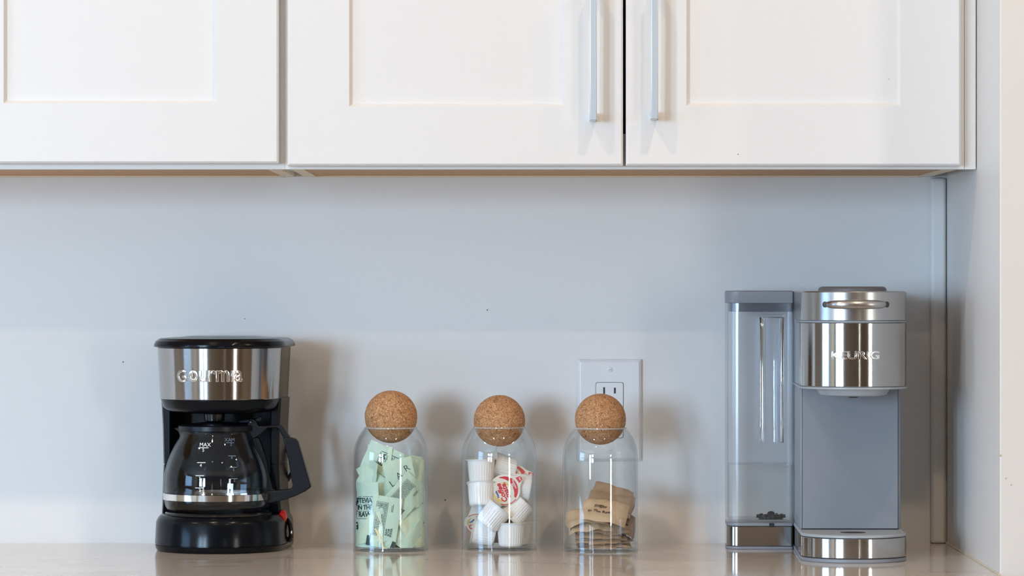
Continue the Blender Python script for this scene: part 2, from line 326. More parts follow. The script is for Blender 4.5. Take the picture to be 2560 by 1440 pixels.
def cabinet(label, fx0, fx1, sides, doors, rail_py):
    """fx: world x of the face frame; sides: inset of the side panels"""
    t = thing('wall_cabinet', label, 'cabinet', (0, 0, 0), group=None)
    zt = ZB + CH; st = .032; yb0 = -FD + .019
    b = MB(); rz = PZ(rail_py, FD)
    b.box((fx0, -FD, ZB), (fx0 + st, yb0, zt)); b.box((fx1 - st, -FD, ZB), (fx1, yb0, zt)); b.box((fx0 + st, -FD, ZB), (fx1 - st, yb0, rz)); b.box((fx0 + st, -FD, zt - .04), (fx1 - st, yb0, zt))
    b.build('face_frame', M['frame'], t, smooth=False)
    sl, sr = sides; th = .0145
    for sx in (fx0 + sl, fx1 - sr - th):
        s = MB(); s.box((sx, yb0, ZB + .004), (sx + th, -.0005, zt)); s.build('side_panel', M['frame'], t, smooth=False)
        MB().box((sx, yb0, ZB + .0002), (sx + th, -.0005, ZB + .004)).build('panel_edge', M['ply_edge'], t, smooth=False)
    MB().box((fx0 + sl + th, yb0, ZB + .0014), (fx1 - sr - th, -.006, ZB + .013)).build('bottom_panel', M['ply'], t, smooth=False)
    MB().box((fx0 + sl + th, -.006, ZB - .0006), (fx1 - sr - th, -.0005, ZB + .05)).build('hanging_rail', M['ply_edge'], t, smooth=False)
    MB().box((fx0 + sl + th, -.006, ZB + .05), (fx1 - sr - th, -.002, zt)).build('back_panel', M['cab_in'], t, smooth=False)
    MB().box((fx0 + sl + th, yb0, zt - .013), (fx1 - sr - th, -.006, zt)).build('top_panel', M['cab_in'], t, smooth=False)
    return t
ztop = ZB + CH - .006
fa0, fa1 = PX(-986, FD), PX(712, FD) - .0001
A = cabinet('white shaker wall cabinet above the drip coffee maker, door without a visible pull', fa0, fa1, (.006, .0065), None, 335)
zdl = PZ(408, DDp)
shaker(A, dx(-145), dx(696), zdl, ztop, dx(9), dx(541), PZ(258, DDp))
d2 = shaker(A, dx(-994), dx(-153), zdl, ztop, dx(-839), dx(-307), PZ(258, DDp))
fb0, fb1 = PX(712, FD) + .0001, PX(2411, FD) - .0003
B = cabinet('white two-door shaker wall cabinet with two brushed nickel bar pulls', fb0, fb1, (.006, .006), None, 335)
zdr = PZ(414, DDp)
d3 = shaker(B, dx(719), dx(1557.5), zdr, ztop, dx(873), dx(1408), PZ(266, DDp)); pull(d3, 1483.5, -33, 301)
d4 = shaker(B, dx(1565), dx(2402), zdr, ztop, dx(1716), dx(2251), PZ(264, DDp)); pull(d4, 1636.5, -34, 298)
s = MB().box((PX(2411, FD) + .0002, -FD, ZB), (XR - .0012, -FD + .019, ZB + CH)).build('filler_strip', M['frame'], B, smooth=False)
# grey scribe between the two carcasses
MB().box((fa1 - .0062, -FD + .019, ZB + .006), (fb0 + .0058, -.0005, ZB + .5)).build('scribe_strip', M['frame'], B, smooth=False)
# ------------------------------------------------------------------ outlet
t = thing('wall_outlet', 'white wall outlet plate behind the jar of tan sugar packets', 'outlet', (PX(1523.5, 0), 0, PZ(1025, 0)))
W, H = .0402, .0636
MB().loft([[(-W, 0, -H), (W, 0, -H), (W, 0, H), (-W, 0, H)], [(-W, -.003, -H), (W, -.003, -H), (W, -.003, H), (-W, -.003, H)], [(-W + .0035, -.006, -H + .0035), (W - .0035, -.006, -H + .0035), (W - .0035, -.006, H - .0035), (-W + .0035, -.006, H - .0035)]]).build('cover_plate', M['plate'], t, bevel=.0006, smooth=False)
def rrect(w_, h_, r, y, n=5):
    pts = []
    for cx_, cz_, a0 in ((w_ - r, h_ - r, 0), (-w_ + r, h_ - r, PI / 2), (-w_ + r, -h_ + r, PI), (w_ - r, -h_ + r, 1.5 * PI)):
        for k in range(n + 1): a = a0 + PI / 2 * k / n; pts.append((cx_ + r * math.cos(a), y, cz_ + r * math.sin(a)))
    return pts
MB().loft([rrect(.0175, .0350, .003, -.0059), rrect(.0175, .0350, .003, -.0063)]).build('gap_outline', M['slot'], t, smooth=False)
rc = MB().loft([rrect(.0170, .0345, .0028, -.0060), rrect(.0170, .0345, .0028, -.0072), rrect(.0165, .0340, .0025, -.0076)]).build('receptacle', M['plate'], t, smooth=False)
for zz in (.0245, -.0185):
    for xx_, hh in ((-.0068, .0042), (.0066, .0036)):
        MB().box((xx_ - .0011, -.0079, zz - hh), (xx_ + .0011, -.0074, zz + hh)).build('slot', M['slot'], rc, smooth=False)
    MB().loft([[(r_ * math.cos(a * PI / 8), y_, zz - .0110 + r_ * math.sin(a * PI / 8)) for a in range(16)] for y_, r_ in ((-.0074, .0024), (-.0079, .0024))]).build('ground_hole', M['slot'], rc, smooth=False)
for zz in (.0505, -.0505):
    sc_ = MB().loft([[(r_ * math.cos(a * PI / 10), y_, zz + r_ * math.sin(a * PI / 10)) for a in range(20)] for y_, r_ in ((-.0059, .0035), (-.0068, .0034), (-.0073, .0026))]).build('screw', M['plate'], t)
    MB().box((-.0024, -.00755, zz - .0003), (.0024, -.0072, zz + .0003)).build('screw_slot', M['grey_lt'], sc_, smooth=False)
# ------------------------------------------------------------------ D-shaped rings
def dring(a, bf, yb, z, rc=.008, nf=40, nc=5):
    pts = [(a * math.cos(PI + PI * k / nf), bf * math.sin(PI + PI * k / nf), z) for k in range(nf + 1)]
    for k in range(nc + 1): t_ = PI / 2 * k / nc; pts.append((a - rc + rc * math.cos(t_), yb - rc + rc * math.sin(t_), z))
    for k in range(nc + 1): t_ = PI / 2 + PI / 2 * k / nc; pts.append((-a + rc + rc * math.cos(t_), yb - rc + rc * math.sin(t_), z))
    return pts
def shell(a0, b0, z0, a1, b1, z1, th, deg, n=64, ext=0.0):
    """curved sheet around the front of a D shape; ext runs it straight back along the sides"""
    mb = MB(); A0 = math.radians(deg); pts = []
    for k in range(n + 1):
        t_ = -A0 + 2 * A0 * k / n; pts.append((math.sin(t_), -math.cos(t_)))
    def rg(a, b_, z):
        o = [(a * p, b_ * q, z) for p, q in pts]; i = [((a - th) * p, (b_ - th) * q, z) for p, q in pts]
        if ext: o = [(-a, ext, z)] + o + [(a, ext, z)]; i = [(-a + th, ext, z)] + i + [(a - th, ext, z)]
        return o + i[::-1]
    e = .0006
    return mb.loft([rg(a0 - e, b0 - e, z0), rg(a0, b0, z0 + e), rg(a1, b1, z1 - e), rg(a1 - e, b1 - e, z1)])
# ------------------------------------------------------------------ drip coffee maker
dC = .115; cxp = 551
CM = thing('coffee_maker', 'black drip coffee maker with brushed steel band and red switch', 'coffee maker', (PX(cxp, dC), -dC, ZC), math.radians(-5))
YBk = .082
bs = MB().loft([dring(.0765, .0785, YBk, .0), dring(.0785, .081, YBk, .003), dring(.0795, .082, YBk, .0072), dring(.0783, .0808, YBk, .0076), dring(.0783, .0808, YBk, .0084), dring(.0795, .082, YBk, .0088),
           dring(.0782, .0805, YBk, .034), dring(.0768, .079, YBk, .038), dring(.0735, .0755, YBk, .0425), dring(.0700, .072, YBk, .0445)]).build('base', M['black'], CM)
def uring(w_, wi, yf, yr, yb, z, c=.006):
    return [(-w_, yf + c, z), (-w_ + c * .4, yf, z), (-wi - c * .3, yf, z), (-wi, yf + c * .5, z), (-wi, yr, z), (wi, yr, z), (wi, yf + c * .5, z), (wi + c * .3, yf, z), (w_ - c * .4, yf, z), (w_, yf + c, z), (w_, yb - c, z), (w_ - c, yb, z), (-w_ + c, yb, z), (-w_, yb - c, z)]
MB().loft([uring(.0745, .058, .005, .058, YBk, .040), uring(.0728, .060, .0, .058, YBk, .056), uring(.0712, .061, .0, .058, YBk, .1030), uring(.0706, .061, .0006, .058, YBk - .0005, .1033), uring(.0706, .061, .0006, .058, YBk - .0005, .1043), uring(.0712, .061, .0, .058, YBk, .1046), uring(.0722, .061, .0, .058, YBk, .150), uring(.0740, .061, .0, .058, YBk, .1845)]).build('tower', M['black'], CM, ang=12)
MB().loft([dring(.052, .054, .05, .1675, .01), dring(.064, .067, .06, .1695, .01), dring(.0695, .0725, .07, .1745, .01), dring(.0722, .0755, YBk, .1835), dring(.0722, .0755, YBk, .184), dring(.0755, .0788, YBk, .2472)]).build('brew_head', M['black'], CM)
sb = shell(.0732, .0765, .1845, .0763, .0796, .2468, .0012, 84, ext=0).build('steel_band', M['steel'], CM)
# embossed word
def emboss(word, h, a0, a1, zc, ra, rb, slope, parent, mt, extr, bold, bev, name='lettering'):
    """raised word bent round the front, from angle a0 to a1 (degrees), letter body height h"""
    vs, fs = text_polys(word, 1.0, extr / h, bold, bev / h, res=5)
    xs_ = [v[0] for v in vs]; x0_, x1_ = min(xs_), max(xs_); lo = min(v[1] for v in vs); hi_ = max(v[1] for v in vs)
    base = [v[1] for v in vs]; out = []; sc = h / (.70 if word.isupper() else .52)
    if word.isupper(): mid = (lo + hi_) / 2
    else: mid = lo + .26
    for x_, y_, z_ in vs:
        zz = zc + (y_ - mid) * sc; a_ = math.radians(a0 + (a1 - a0) * (x_ - x0_) / (x1_ - x0_)); k = slope * (zz - zc); z_ = z_ * h
        out.append(((ra + k + z_) * math.sin(a_), -(rb + k + z_) * math.cos(a_), zz))
    m_ = MB(); m_.add(out, fs); return m_.build(name, mt, parent, recalc=False, ang=50)
zg = .321 - (940 - 716) / 2080.
emboss('G', .0140, -33.5, -22.8, zg, .0747, .0780, .05, sb, M['emboss'], .0004, .0, .0004)
emboss('ourm\u0131a', .0142, -20.5, 30.7, zg, .0747, .0780, .05, sb, M['emboss'], .0004, .0, .0004)
# drop mark inside the o
vs = []
a_c = -.0218
dm = MB(); zz0 = .321 - (938 - 716) / 2080.
ptsd = [(-.0008, -.002), (.0008, -.002), (.0015, 0), (.0006, .0035), (0, .0085), (-.0006, .0035), (-.0015, 0)]
def cyl(u, z, o): a_ = u / .0763; k = .05 * (z - .2128); return ((.0747 + k + o) * math.sin(a_), -(.0780 + k + o) * math.cos(a_), z)
dm.loft([[cyl(a_c + u, zz0 + v_, .0) for u, v_ in ptsd], [cyl(a_c + u, zz0 + v_, .0009) for u, v_ in ptsd]])
dm.build('emblem', M['emboss'], sb)
ld = MB().loft([dring(.079, .0815, YBk + .001, .2472), dring(.0808, .0835, YBk + .002, .2480), dring(.0806, .0833, YBk + .002, .2505), dring(.0785, .081, YBk, .2545), dring(.0735, .076, YBk - .004, .2578), dring(.066, .068, YBk - .010, .2585), dring(.064, .066, YBk - .012, .2580), dring(.040, .042, YBk - .035, .2605, .02), dring(.01, .01, YBk - .065, .2610, .008)]).build('lid', M['black'], CM, ang=25)
MB().loft([[(x_, -.0800 - .0026 * q - .0, z_) for x_, z_ in ((-.020, .2474), (.020, .2474), (.0185, .2492), (-.0185, .2492))] for q in (0, 1)]).build('lid_tab', M['black'], ld)
MB().lathe([(.003, .150), (.006, .151), (.0062, .156), (.012, .158), (.013, .166), (.016, .1685)], 24, (-.004, -.02, 0)).build('drip_nozzle', M['black_gloss'], CM)
MB().lathe([(.0648, .0440), (.0655, .0462), (.0640, .0475), (.060, .0468), (.0585, .0476), (.001, .0476)], 64, (0, -.011, 0)).build('warming_plate', M['black_gloss'], CM)
# switch on the right flank
ys = .012
sw = MB().loft([[(x_, ys + .0105 * r_ * math.cos(2 * PI * k / 20) * .75, .0405 + .0078 * r_ * math.sin(2 * PI * k / 20)) for k in range(20)] for x_, r_ in ((.070, 1), (.0765, 1), (.0782, .9), (.0793, .65), (.0798, .35), (.0799, .05))]).build('power_switch', M['red'], CM, ang=80)
MB().tube([(.0775, .03, .036), (.0812, .028, .030), (.083, .026, .022), (.083, .026, .015), (.080, .028, .009)], .0028, 10).build('cord_guide', M['black_gloss'], CM)
MB().tube([(.066, .084, .128), (.073, .084, .124), (.0775, .084, .114), (.0785, .084, .101), (.076, .084, .090), (.069, .084, .080)], .0028, 12).build('power_cord', M['black_gloss'], CM)
# ------------------------------------------------------------------ carafe
dK = .127
CX = PX(541, dK)
KA = thing('glass_carafe', 'glass coffee carafe with black handle on the drip coffee maker warming plate', 'carafe', (CX, -dK, ZC))
prof = [(.040, .0482), (.0545, .0484), (.0590, .0500), (.0618, .0545), (.0630, .060), (.0636, .070), (.0640, .080), (.0632, .0925), (.0608, .1030), (.0578, .1125), (.0540, .1215), (.0500, .1305), (.0455, .1390), (.0435, .1430), (.0430, .1470), (.0437, .1515)]
def rz(z):
    for (r0, z0), (r1, z1) in zip(prof, prof[1:]):
        if z0 <= z <= z1: return r0 + (r1 - r0) * (z - z0) / (z1 - z0)
    return prof[-1][0]
# catmull smoothing of the profile
def smooth_prof(p, n=4):
    out = []
    for i in range(len(p) - 1):
        a, b_, c, d_ = p[max(i - 1, 0)], p[i], p[i + 1], p[min(i + 2, len(p) - 1)]
        for k in range(n):
            t_ = k / n; out.append(tuple(.5 * (2 * b_[j] + (c[j] - a[j]) * t_ + (2 * a[j] - 5 * b_[j] + 4 * c[j] - d_[j]) * t_ ** 2 + (3 * b_[j] - a[j] - 3 * c[j] + d_[j]) * t_ ** 3) for j in (0, 1)))
    out.append(p[-1]); return out
sp_ = smooth_prof(prof, 3)
outer = [(.0005, .0482)] + sp_; inner = [(max(r_ - .0018, .0005), z_ + (.002 if z_ < .05 else 0)) for r_, z_ in outer][::-1]
gm = MB(); n = 72; rings = []
for r_, z_ in outer + inner:
    rg = []
    for i in range(n):
        a = 2 * PI * i / n; c_, s_ = math.cos(a), math.sin(a)
        k = max(0, (z_ - .1385) / .013); dev = max(0, 1 - (abs((a - PI)) / .42) ** 2) if abs(a - PI) < .42 else 0
        rr = r_ + .0125 * min(k, 1) ** 1.4 * dev; rg.append((rr * c_, rr * s_, z_ - .004 * dev * min(k, 1) ** 3))
    rings.append(rg)
gm.loft(rings + [rings[0]], False, False); gm.build('glass_body', M['carafe_glass'], KA, ang=60)
MB().lathe([(.0638, .0622), (.0647, .0625), (.0648, .0700), (.0640, .0703), (.0638, .0700)], 72, closed=True).build('steel_band', M['steel_pol'], KA)
MB().lathe([(.0455, .1455), (.0462, .1462), (.0462, .1515), (.0452, .1525), (.0425, .1530), (.030, .1545), (.014, .1560), (.012, .1545), (.001, .1540)], 64).build('lid', M['handle_blk'], KA)
def K(px, py): return ((px - 541) * (D - dK) / F, .321 - (py - 716) * (D - dK) / F)
hd = MB(); hy = .0105
hd.prism([K(*p) for p in [(619, 1064), (624, 1051), (629, 1046), (636, 1046), (641, 1051), (647, 1064), (672, 1065), (668, 1072), (652, 1086), (634, 1097), (627, 1086), (621, 1074)]], -hy - .002, hy + .002)
hd.prism([K(*p) for p in [(646, 1064), (704, 1063), (709, 1066), (727, 1095), (712, 1097), (698, 1072), (692, 1069), (660, 1070)]], -hy, hy)
hd.prism([K(*p) for p in [(708, 1093), (730, 1094), (740, 1097), (746, 1104), (779, 1217), (765, 1227), (740, 1239), (715, 1248), (680, 1257), (663, 1260), (659, 1256), (658, 1230), (672, 1226), (722, 1223), (730, 1220), (733, 1212), (729, 1192), (722, 1150), (714, 1115)]], -hy, hy)
hd.prism([K(*p) for p in [(631, 1092), (646, 1092), (656, 1113), (667, 1150), (674, 1190), (682, 1220), (690, 1226), (660, 1234), (660, 1200), (655, 1170), (646, 1135)]], -hy * .8, hy * .8)
hh = hd.build('handle', M['handle_blk'], KA, bevel=.0016)
MB().loft([[(K(631, 1055)[0] + r_ * math.cos(k * PI / 8), y_, K(631, 1055)[1] + r_ * math.sin(k * PI / 8)) for k in range(16)] for y_, r_ in ((-.012, .0022), (-.0135, .0022), (-.0139, .0015))]).build('hinge_pin', M['black_gloss'], hh)
MB().prism([K(*p) for p in [(598, 1053), (603, 1050), (640, 1046), (652, 1040), (656, 1043), (655, 1052), (640, 1056), (625, 1057), (600, 1057)]], -.008, .008).build('thumb_lever', M['handle_blk'], hh, bevel=.001)
def carafe_scale(name, flip, items):
    mb = MB()
    for kind, px, py, val in items:
        px += -6 if flip else 9; py += 3 if flip else 0
        z0 = .321 - (py - 716) * (D - dK) / F; x0_ = (px - 541) * (D - dK) / F
        if kind == 'T': vs, fs = text_polys(val[0], val[1], 0, 0, 0)
        else: vs = [(-val, -.0004, 0), (-val / 3, -.0004, 0), (val / 3, -.0004, 0), (val, -.0004, 0), (val, .0004, 0), (val / 3, .0004, 0), (-val / 3, .0004, 0), (-val, .0004, 0)]; fs = [(0, 1, 6, 7), (1, 2, 5, 6), (2, 3, 4, 5)]
        o = []
        for x_, y_, _ in vs:
            z_ = z0 + y_; r_ = rz(z_) + .0003
            if flip: ph = math.asin(max(-1, min(1, x0_ / r_))) - x_ / r_; o.append((r_ * math.sin(ph), r_ * math.cos(ph), z_))
            else: ph = math.asin(x0_ / r_) + x_ / r_; o.append((r_ * math.sin(ph), -r_ * math.cos(ph), z_))
        mb.add(o, fs)
    return mb.build(name, M['print_w'], KA, recalc=False, smooth=False)
L = [('T', 512, 1108, ('MAX', .0066)), ('L', 510, 1115, .0055), ('T', 508, 1121, ('5', .0055)), ('L', 504, 1151, .0053), ('T', 503, 1158, ('4', .0052)), ('L', 501, 1183, .0053), ('T', 501, 1190, ('3', .0052)), ('L', 500, 1213, .0053), ('T', 501, 1219, ('2', .0052))]
carafe_scale('level_scale', False, L)
carafe_scale('level_scale', True, [('T', 573, 1101, ('MAX', .0062)), ('L', 574, 1108, .0050), ('T', 576, 1113, ('5', .005)), ('L', 578, 1142, .0050), ('T', 577, 1147, ('4', .005)), ('L', 580, 1171, .0048), ('T', 581, 1177, ('3', .005)), ('L', 582, 1200, .0044), ('T', 583, 1205, ('2', .005))])
# ------------------------------------------------------------------ pod coffee machine
dQ = .289
KX = PX(2133.5, dQ)
KM = thing('pod_coffee_machine', 'tall grey and brushed steel pod coffee machine with clear side water tank', 'coffee machine', (KX, -dQ, ZC), math.radians(-1.5))
a, bq, yb = .0617, .057, .249
MB().loft([dring(a - .001, bq - .001, yb, 0), dring(a, bq, yb, .001), dring(a, bq, yb, .0042), dring(a - .001, bq - .001, yb, .0046)]).build('foot_rim', M['grey'], KM)
MB().loft([dring(a - .0012, bq - .0012, yb, .0046), dring(a - .0012, bq - .0012, yb, .0290)]).build('base_core', M['seam'], KM)
shell(a, bq, .0054, a, bq, .0283, .001, 90, ext=.06).build('base_band', M['steel'], KM)
tr = MB().loft([dring(a - .0006, bq - .0006, yb, .0290), dring(a, bq, yb, .0295), dring(a, bq, yb, .0312), dring(a - .0015, bq - .0015, yb, .0324), dring(a - .0035, bq - .0035, yb, .0324), dring(a - .004, bq - .004, yb, .0318)]).build('drip_tray', M['grey_lt'], KM)
MB().loft([[(.015 * math.cos(2 * PI * k / 28), .008 + .015 * math.sin(2 * PI * k / 28), z_) for k in range(28)] for z_ in (.0314, .0320)]).build('drain_hole', M['seam'], tr)
cw = .0602; yp = .063
MB().box((-cw, yp, .031), (cw, yb - .004, .2030)).build('column', M['grey'], KM, bevel=.003)
MB().box((-.0571, yp - .0012, .032), (.0571, yp + .001, .2025)).build('panel_seam', M['seam'], KM, smooth=False)
MB().box((-.0566, yp - .0022, .0330), (.0566, yp, .2025)).build('front_panel', M['grey'], KM, bevel=.0004)
MB().loft([dring(a - .0004, bq + .0003, yb, .2013), dring(a + .0006, bq + .0008, yb, .2019), dring(a + .0006, bq + .0008, yb, .2034), dring(a - .001, bq - .001, yb, .2040)]).build('head_rim', M['grey_lt'], KM)
MB().loft([dring(a - .0012, bq - .0012, yb, .2040), dring(a - .0012, bq - .0012, yb, .3140)]).build('head_core', M['grey'], KM)
lb = shell(a, bq, .2044, a, bq, .2786, .001, 90, ext=.12).build('head_lower_band', M['steel'], KM)
MB().loft([dring(a - .0006, bq - .0006, .14, .2790), dring(a + .0002, bq + .0002, .14, .2794), dring(a + .0002, bq + .0002, .14, .2800), dring(a - .0006, bq - .0006, .14, .2803)]).build('head_seam_trim', M['grey_lt'], KM)
ub = MB().loft([dring(a - .001, bq - .001, .18, .2812), dring(a, bq, .18, .2818), dring(a, bq, .18, .3140), dring(a - .001, bq - .001, .18, .3152), dring(a - .004, bq - .004, .175, .3155)]).build('lift_head', M['steel_soft'], KM)
MB().loft([dring(a - .0012, bq - .0012, yb, .3138), dring(a - .0012, bq - .0012, yb, .3146), dring(a - .004, bq - .004, yb - .003, .3150)]).build('top_plate', M['grey_lt'], KM)
emboss('KEURIG', .0088, -27.6, 25.7, .321 - (888 - 716) / 2156., a + .0002, bq + .0002, 0, lb, M['emboss'], .0003, .0, .0003)
# lift handle: bar swelling out of the face, dark discs at its ends painting in the shade of hollows
path = []; rr = []
for k in range(29):
    t_ = -34 + 68 * k / 28; e = abs(t_) / 34; o_ = .0058 * (1 - e ** 6) - .0042 * e ** 6
    path.append(((a + o_) * math.sin(math.radians(t_)), -(bq + o_) * math.cos(math.radians(t_)), .3000)); rr.append(.0052 - .0022 * e ** 4)
MB().tube(path, rr, 16).build('lift_handle', M['steel_soft'], KM, ang=80)
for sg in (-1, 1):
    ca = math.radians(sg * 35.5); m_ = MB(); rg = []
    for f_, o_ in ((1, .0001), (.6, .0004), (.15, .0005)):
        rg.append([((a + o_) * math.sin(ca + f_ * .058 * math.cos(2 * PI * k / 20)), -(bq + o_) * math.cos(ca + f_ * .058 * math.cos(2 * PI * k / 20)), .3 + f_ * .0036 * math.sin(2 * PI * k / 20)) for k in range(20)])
    m_.loft(rg, True, True); m_.build('recess_shade_disc', M['steel_dk'], KM)
MB().loft([[(s_ * .0405 * math.cos(2 * PI * k / 48), .02 + s_ * .045 * math.sin(2 * PI * k / 48), z_) for k in range(48)] for z_, s_ in ((.3140, 1), (.3180, .99), (.3200, .95), (.3208, .88), (.3208, .1))]).build('top_button', M['grey_dk'], KM)
MB().loft([dring(.0300, .033, .03, .1925, .01), dring(.0385, .041, .035, .1940, .01), dring(.0430, .046, .04, .2016, .01)]).build('pod_holder', M['grey_lt'], KM)
MB().lathe([(.004, .1905), (.0055, .1910), (.006, .193)], 20, (0, -.002, 0)).build('needle_guard', M['seam'], KM)
# side water tank (local frame of the machine, slightly rotated)
dT = .1145
tx0 = PX(1808, dT) - KX; tx1 = -.0617 - .0006; ty0 = dQ - dT; ty1 = ty0 + .078
def trect(x0, x1, y0, y1, r, z, n=8):
    pts = []
    rs_ = [(x1 - .003, y1 - .003, .003, 0), (x0 + r * .6, y1 - r * .6, r * .6, PI / 2), (x0 + r, y0 + r, r, PI), (x1 - .003, y0 + .003, .003, 1.5 * PI)]
    for cx_, cy_, r_, a0 in rs_:
        for k in range(n + 1): t_ = a0 + PI / 2 * k / n; pts.append((cx_ + r_ * math.cos(t_), cy_ + r_ * math.sin(t_), z))
    return pts
def T(e, z, r=.016): return trect(tx0 + e, tx1 - min(e, .001), ty0 + e, ty1 - e, max(r - e * .5, .003), z)
TB = MB().loft([T(.0008, 0), T(0, .0008), T(0, .0034), T(.001, .0037)]).build('tank_foot', M['grey'], KM)
MB().loft([T(.0012, .0037), T(.0012, .0282)]).build('tank_base_core', M['seam'], KM)
MB().loft([T(.0004, .0042), T(0, .0046), T(0, .0274), T(.0004, .0279)]).build('tank_base_band', M['steel'], KM)
MB().loft([T(.0006, .0284), T(0, .0288), T(0, .0322), T(.0008, .0326)]).build('tank_seat', M['grey'], KM)
wt = thing('water_tank', '', '', (0, 0, 0)); del wt['label']; del wt['category']; wt.parent = KM
TW = .0022
o_ = [T(.0006, .0330), T(.0, .0336), T(0, .3005), T(TW, .3005), T(TW, .0365), T(TW + .002, .0360)]
tb = MB(); tb.loft([T(.0, .0330)] + [T(0, .3005), T(TW, .3005), T(TW, .0360)], True, True); tb.build('tank_body', M['tank'], wt)
MB().loft([T(TW + .0006, .0364), T(TW + .0006, PZ(1163, dT) - ZC)]).build('water', M['water'], wt)
MB().loft([T(-.0003, .3007), T(-.0006, .3012), T(-.0006, .3148), T(.0005, .3155), T(.003, .3157)]).build('tank_lid', M['grey'], wt)
MB().loft([T(TW + .002, .2900), T(TW + .001, .2905), T(TW + .001, .3005)]).build('lid_skirt', thin_glass('smoked_plastic', (.62, .66, .70), .1, .04, .25, (.22, .24, .27)), wt)
# grip channel
gx0, gx1 = PX(1891, .11) - KX, PX(1950, .11) - KX; gz1, gz0 = PZ(786, .11) - ZC, PZ(1107, .11) - ZC; gy = ty0 + .0028
g_ = MB(); wl = .0045
def chan(z, dpt): 
    n_ = 8; xc = (gx0 + gx1) / 2; hw = (gx1 - gx0) / 2
    o = [(gx0, gy, z)] + [(xc - hw * math.cos(PI * k / n_), gy + .006 + dpt * math.sin(PI * k / n_), z) for k in range(n_ + 1)] + [(gx1, gy, z)]
    i = [(gx1 - wl, gy, z)] + [(xc + (hw - wl) * math.cos(PI * k / n_), gy + .006 + (dpt - wl) * math.sin(PI * k / n_), z) for k in range(n_ + 1)] + [(gx0 + wl, gy, z)]
    return o + i
g_.loft([chan(gz0, .011), chan(gz0 + .03, .014), chan(gz1 - .035, .014), chan(gz1 - .004, .012)])
g_.box((gx0, gy, gz1 - .0040), (gx1, gy + .018, gz1))
g_.build('grip_channel', M['tank_in'], wt, bevel=.0006)
# outlet valve at the foot of the tank
vx = PX(1918, .10) - KX; vy = ty0 + .02; vz = .0362
v_ = MB(); v_.lathe([(.013, 0), (.0150, .0012), (.0150, .0030), (.0110, .0040), (.0105, .0052), (.006, .0058)], 20, (vx, vy, vz))
for q in range(8):
    t_ = 2 * PI * q / 8 + .2; cx_, cy_ = vx + .0135 * math.cos(t_), vy + .0135 * math.sin(t_)
    v_.lathe([(.0010, 0), (.0022, .0008), (.0024, .0045), (.0012, .0062)], 8, (cx_, cy_, vz))
for sg in (-1, 1): v_.tube([(vx + sg * .012, vy, vz + .003), (vx + sg * .0178, vy, vz + .0035)], .0022, 8)
v_.lathe([(.0048, .005), (.0046, .0072), (.0034, .0088), (.0015, .0096)], 16, (vx, vy - .003, vz))
v_.build('outlet_valve', M['valve'], wt)
v_ = MB(); v_.box((vx - .003, ty0 - .0006, .0288), (vx + .003, ty0 + .001, .0322)); v_.build('tank_latch', M['seam'], KM)
# ------------------------------------------------------------------ glass jars
def jar(px, d, ball_px, ball_py, ball_r, label):
    jx = PX(px, d); t = thing('glass_jar', label, 'jar', (jx, -d, ZC), group='glass storage jars with cork balls')
    o = smooth_prof([(.0450, .0022), (.0456, .0050), (.0456, .060), (.0456, .1080), (.0453, .1160), (.0443, .1240), (.0422, .1310), (.0388, .1385), (.0350, .1445), (.0316, .1490)], 4)
    o = [(.0005, 0), (.041, 0), (.0435, .0005)] + o + [(.0310, .1497), (.0301, .1493)]
    i = [(max(r_ - .0017, .0005), z_ - .0006) for r_, z_ in o[5:-2]][::-1] + [(.0428, .0058), (.040, .0042), (.0005, .0040)]
    MB().lathe(o + i + [], 72).build('jar_body', M['glass'], t, ang=60)
    MB().lathe([(.0301 + .0009 + .0010 * math.cos(k * PI / 5), .1490 + .0010 * math.sin(k * PI / 5)) for k in range(10)], 72, closed=True).build('jar_rim', M['rim'], t)
    bz = .321 - (ball_py - 716) * (D - d) / F; bx = PX(ball_px, d) - jx; r_ = ball_r
    bm = bmesh.new(); bmesh.ops.create_icosphere(bm, subdivisions=5, radius=r_)
    for v in bm.verts:
        q = noise.noise(v.co * 260) * .00025 + noise.noise(v.co * 700) * .00012; v.co += v.co.normalized() * q
    me = bpy.data.meshes.new('cork_stopper'); bm.to_mesh(me); bm.free()
    for p_ in me.polygons: p_.use_smooth = True
    me.materials.append(M['cork']); s_ = bpy.data.objects.new('cork_stopper', me); COL.objects.link(s_); s_.parent = t; s_.location = (bx, 0, bz); s_.rotation_euler = (R.random() * 6, R.random() * 6, 0)
    return t, Vector((jx, -d, ZC))
J1, C1 = jar(976.5, .124, 977.5, 1042, .0320, 'cork-topped glass jar full of pale green packets, next to the coffee maker')
J2, C2 = jar(1248, .1105, 1248.5, 1052, .0314, 'cork-topped glass jar holding white creamer cups, between the two packet jars')
J3, C3 = jar(1501, .137, 1501, 1048, .0310, 'cork-topped glass jar a third full of tan packets, in front of the outlet')
def jr(z):
    z -= ZC
    if z < .112: return .0428
    if z < .14: return .0428 - (z - .112) / .028 * .0068
    return .034
def clampj(p, C, off=0, m_=0):
    q = p - C; lim = jr(p.z) + off - m_; r_ = math.hypot(q.x, q.y)
    if r_ > lim:
        if abs(q.x) < lim * .97: q.y = math.copysign(math.sqrt(lim * lim - q.x * q.x), q.y)
        else: k = lim / r_; q.x *= k; q.y *= k
    z0 = ZC + .0048
    out = q + C
    if out.z < z0: out.z = z0 + min(.0025, (z0 - out.z) * .12) + off
    return out
